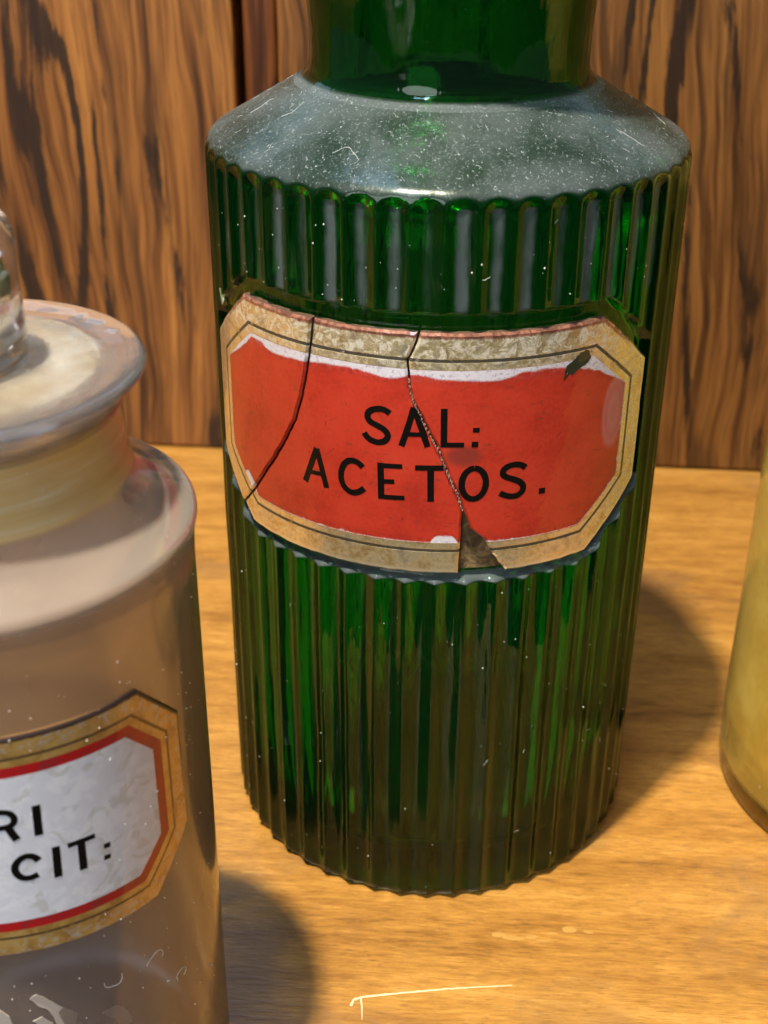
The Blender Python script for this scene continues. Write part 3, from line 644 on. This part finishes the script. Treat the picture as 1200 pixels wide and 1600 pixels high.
for i in range(150):
    th = random.uniform(-1.45, 1.45); z = random.choice([random.uniform(0.006, 0.078), random.uniform(0.006, 0.078), random.uniform(0.131, 0.146)])
    rr = flute(th) + 2e-5; s = random.choice([6e-5, 8e-5, 1.1e-4, 1.6e-4])
    if random.random() < 0.14:
        pts = []; a = random.uniform(0, 6.28)
        for k in range(random.randint(3, 6)):
            pts.append(((flute(th) + 4e-5) * math.sin(th), -(flute(th) + 4e-5) * math.cos(th), z)); a += random.uniform(-.6, .6); th += 0.0003 * math.cos(a) / R; z += 0.0003 * math.sin(a)
        tube(V, F, pts, 3e-5)
    else:
        c = Vector((rr * math.sin(th), -rr * math.cos(th), z)); k = len(V)
        for dv in ((1, 0, 0), (-1, 0, 0), (0, 1, 0), (0, -1, 0), (0, 0, 1.3), (0, 0, -1.3)): V.append(tuple(c + Vector(dv) * s * random.uniform(.7, 1.3)))
        for a, b, d in ((0, 2, 4), (2, 1, 4), (1, 3, 4), (3, 0, 4), (2, 0, 5), (1, 2, 5), (3, 1, 5), (0, 3, 5)): F.append((k + a, k + b, k + d))
o = meshobj('dust_specks', V, F, M_lint, bottle, smooth=False); o['kind'] = 'stuff'

# ------------------------------------------------------------------ clear jar on the left
JX, JY = -0.06454, -0.08996
jar = thing('clear_jar', 'clear glass jar with a white red-bordered gilt label and ground glass neck', 'jar', (JX, JY, 0))
jo = [(0, 0.0016), (0.024, 0.0016), (0.027, 0.0002), (0.0285, 0.0)] + arc(0.0281, 0.0019, 0.0019, -80, 0, 5) + [(0.03003, 0.06), (0.0300, 0.1085), (0.0302, 0.1125)] \
   + arc(0.02915, 0.1153, 0.0016, 0, 68, 6) + [(0.0272, 0.1181), (0.0248, 0.1201), (0.0231, 0.1219), (0.0222, 0.1235), (0.02172, 0.1255), (0.0217, 0.1330), (0.0222, 0.1342), (0.0220, 0.1352)] \
   + [(0.0195, 0.1354), (0.0189, 0.1350), (0.0185, 0.1265), (0.0187, 0.1235), (0.0205, 0.1190), (0.0235, 0.1160), (0.0262, 0.1135), (0.0272, 0.1100), (0.0274, 0.06), (0.0272, 0.010), (0.0255, 0.0066), (0.020, 0.0058), (0, 0.0062)]
V, F = lathe(dense(jo, 0.004), 160)
M_clear = clear_glass('clear_jar_glass', 0.10, ((0.47, 0.365, 0.30), (0.53, 0.375, 0.24)), 0.36, (0.1225, 0.1336), 0.10)
meshobj('body', V, F, M_clear, jar)
M_white = white_label_paint()
jl = curved_plate('label', jit([(-29.3, 99.7), (29.3, 99.7), (37.3, 90.9), (37.3, 70.7), (29.3, 61.9), (-29.3, 61.9), (-37.3, 70.7), (-37.3, 90.9)], 0.06), 0.03008, 0.03075, 30.53, 0.35, [M_white, simple('gilt_label_edge', (0.16, 0.09, 0.04), 0.3)], jar, label='white octagonal label with red border and gilt edge')
JL = [('letter_r', [([[7.53,88.3],[7.31,86.05],[7.21,83.4]], 1.05), ([[7.3,87.95],[8.62,87.97],[9.75,87.63],[10.29,86.7],[10.1,85.73],[9.33,85.27],[7.32,85.25]], 0.9), ([[9.22,85.29],[9.66,84.13],[10.15,82.85]], 1.05)]),
 ('letter_i', [([[13.17,87.98],[12.98,82.83]], 1.1)]),
 ('letter_c', [([[12.47,78.5],[11.96,79.34],[11.16,79.78],[10.29,79.55],[9.47,78.76],[9.18,77.83],[9.39,76.78],[10.08,75.92],[11.04,75.72],[12.13,76.06]], 1.0)]),
 ('letter_i', [([[14.88,80.1],[14.66,74.66]], 1.08)]),
 ('letter_t', [([[16.46,79.57],[20.34,79.57]], 0.85), ([[18.32,79.8],[18.17,74.45]], 1.08)]),
 ('colon', [([[21.39,76.97],[22.37,76.85]], 0.85), ([[21.23,74.94],[22.22,74.82]], 0.85)])]
for nm, runs in JL: stroke(nm, runs, 0.03075 + 0.00004, 30.53, M_black, jl)
# pale flakes clinging to the inside of the glass
M_flake = simple('pale_flake', (0.50, 0.44, 0.38), 0.6)
for pts in ([(7.5, 52.2), (8.6, 52.9), (13.4, 46.6), (12.6, 43.4), (10.8, 45.2), (9.9, 48.6)], [(7.4, 47.6), (8.7, 48.0), (10.0, 46.2), (9.4, 44.8), (8.6, 46.0)], [(16.6, 44.6), (18.8, 44.9), (20.6, 42.4), (20.9, 39.5), (19.4, 39.4), (18.6, 42.3)],
            [(13.6, 43.9), (15.0, 43.5), (15.5, 41.6), (13.7, 41.2)], [(3.0, 51.0), (4.6, 49.0), (5.2, 43.0), (3.9, 41.6), (2.8, 46.0)], [(1.0, 40.0), (4.0, 39.5), (6, 36), (2.4, 34.5)], [(9.0, 40.5), (12, 39.0), (11.5, 36.4), (8.6, 37.2)]):
    P = [Vector(p) for p in pts]
    P = resample([tuple(p) for p in P], 0.6); P = [Vector((p.x + .25 * noise.noise(Vector((p.x, p.y, 1))), p.y + .25 * noise.noise(Vector((p.x, p.y, 9))))) for p in P]
    c = sum(P, Vector((0, 0))) / len(P); n = len(P); V = []
    for rr in (0.03022, 0.02998):
        V += [(rr * math.sin(p.x / 28.5), -rr * math.cos(p.x / 27.3), p.y * MM) for p in [c] + P]
    F = [(0, 1 + i, 1 + (i + 1) % n) for i in range(n)] + [(n + 1, n + 2 + (i + 1) % n, n + 2 + i) for i in range(n)] + [(1 + i, n + 2 + i, n + 2 + (i + 1) % n, 1 + (i + 1) % n) for i in range(n)]
    meshobj('flake', V, F, M_flake, jar, smooth=False)
V, F = [], []
for i in range(120):
    th = random.uniform(-0.3, 1.6); rr = 0.0301; z = random.uniform(0.03, 0.115)
    if 0.060 < z < 0.101 and th < 1.3: rr = 0.0308
    c = Vector((rr * math.sin(th), -rr * math.cos(th), z)); s = random.choice([5e-5, 7e-5, 1e-4, 1.4e-4]); k = len(V)
    for dv in ((1, 0, 0), (-1, 0, 0), (0, 1, 0), (0, -1, 0), (0, 0, 1.3), (0, 0, -1.3)): V.append(tuple(c + Vector(dv) * s * random.uniform(.6, 1.4)))
    for a, b, d in ((0, 2, 4), (2, 1, 4), (1, 3, 4), (3, 0, 4), (2, 0, 5), (1, 2, 5), (3, 1, 5), (0, 3, 5)): F.append((k + a, k + b, k + d))
for th0, z0 in ((0.96, 0.049), (0.72, 0.051), (1.1, 0.041)):
    pts = []; a = random.uniform(0, 6.28); th, z = th0, z0
    for k in range(14):
        pts.append((0.0301 * math.sin(th), -0.0301 * math.cos(th), z)); a += random.uniform(-.5, .6) + (0.15 if th0 > 0.9 else -0.1); th += 0.0004 * math.cos(a) / 0.03; z += 0.0004 * math.sin(a)
    tube(V, F, pts, 4e-5)
o = meshobj('dust_specks', V, F, M_lint, jar, smooth=False); o['kind'] = 'stuff'

stop = thing('glass_stopper', 'clear glass stopper with round flange and hollow knob closing the left jar', 'stopper', (JX, JY, 0))
M_stop = clear_glass('stopper_glass', 0.03, ((0.56, 0.52, 0.52), (0.62, 0.58, 0.57)), 0.15, None, 0.03, 0.0202)
M_knob = clear_glass('knob_glass', 0.04, ((0.36, 0.29, 0.24), (0.45, 0.38, 0.33)), 0.16, None, 0.20)
fo = [(0, 0.1368), (0.0205, 0.1366)] + [(0.0232, 0.1369)] + arc(0.0245, 0.13835, 0.00085, -75, 100, 8) + [(0.0225, 0.1390), (0.0215, 0.1388), (0.0203, 0.1388), (0, 0.1387)]
V, F = lathe(fo, 160); meshobj('flange', V, F, M_stop, stop)
ko = [(0, 0.13885), (0.0080, 0.13885), (0.0098, 0.1393), (0.0101, 0.1410), (0.0101, 0.1530)] + arc(0.0061, 0.1556, 0.0040, 0, 90, 8) + [(0, 0.1600)]
kin = [(0, 0.1565), (0.0050, 0.1560), (0.0068, 0.1535), (0.0071, 0.150), (0.0070, 0.1425), (0.006, 0.1412), (0, 0.1410)]
V, F = lathe(ko, 96); V2, F2 = lathe(kin, 96); n0 = len(V)
V += V2; F += [[i + n0 for i in f] for f in F2]
meshobj('knob', V, F, M_knob, stop)
t = NT('ground_glass'); o_ = t.obj()
nn = t.noise(t.mapping(o_, (300, 300, 90)), 1.0, 4, 0.6)
gl = t.n('ShaderNodeBsdfGlass'); gl.inputs['Roughness'].default_value = 0.45; gl.inputs['Color'].default_value = (1, .97, .9, 1)
df = t.n('ShaderNodeBsdfDiffuse'); t.set(df.inputs[0], t.ramp(nn, [(0.35, (0.55, 0.42, 0.22)), (0.65, (0.85, 0.80, 0.68))]))
mx = t.n('ShaderNodeMixShader'); mx.inputs[0].default_value = 0.5; t.l(gl.outputs[0], mx.inputs[1]); t.l(df.outputs[0], mx.inputs[2])
M_ground = t.surf(mx)
po = [(0, 0.1365), (0.0180, 0.1365), (0.0183, 0.1355), (0.0176, 0.1210), (0.0170, 0.1205), (0.0150, 0.1206), (0.0152, 0.1340), (0.0145, 0.1346), (0, 0.1347)]
V, F = lathe(dense(po, 0.003), 128); meshobj('plug', V, F, M_ground, stop)

# ------------------------------------------------------------------ yellow jar on the right
YX, YY, YR = 0.1096, 0.0006, 0.0402
yj = thing('yellow_jar', 'pale glass jar filled with yellow powder at the right edge', 'jar', (YX, YY, 0))
yo = [(0, 0.002), (0.033, 0.002), (0.036, 0.0003), (0.0375, 0.0)] + arc(0.0372, 0.0026, 0.0026, -80, 0, 5) + [(YR - .0003, 0.006), (YR, 0.02), (YR, 0.135)] + arc(YR - .006, 0.1355, 0.006, 0, 70, 6) + [(0.026, 0.146), (0.023, 0.149), (0.0225, 0.165), (0.027, 0.168), (0.027, 0.171), (0.0195, 0.171), (0.019, 0.15), (0.022, 0.1435), (0.032, 0.138), (0.0362, 0.133), (0.0365, 0.06), (0.0362, 0.012), (0.034, 0.0085), (0, 0.0075)]
V, F = lathe(dense(yo, 0.005), 160)
meshobj('body', V, F, clear_glass('yellow_jar_glass', 0.10, ((0.86, 0.57, 0.085), (0.93, 0.69, 0.15)), 0.58, None, 0.03, base_clear=0.007), yj)
t = NT('yellow_powder'); o_ = t.obj()
nn = t.noise(t.mapping(o_, (60, 60, 35)), 1.0, 5, 0.6, 0.4)
M_pow = t.surf(t.princ(Base_Color=t.ramp(nn, [(0.3, (0.62, 0.40, 0.05)), (0.55, (0.78, 0.54, 0.09)), (0.75, (0.82, 0.64, 0.20))]), Roughness=0.8))
pw = [(0, 0.0079), (0.0335, 0.0090), (0.0357, 0.0125), (0.0360, 0.06), (0.0360, 0.096), (0.034, 0.099), (0.02, 0.1035), (0, 0.1045)]
V, F = lathe(dense(pw, 0.004), 128)
V = [(x * (1 + .004 * noise.noise(Vector((x * 200, y * 200, z * 200)))), y, z) for x, y, z in V]
meshobj('powder_fill', V, F, M_pow, yj)
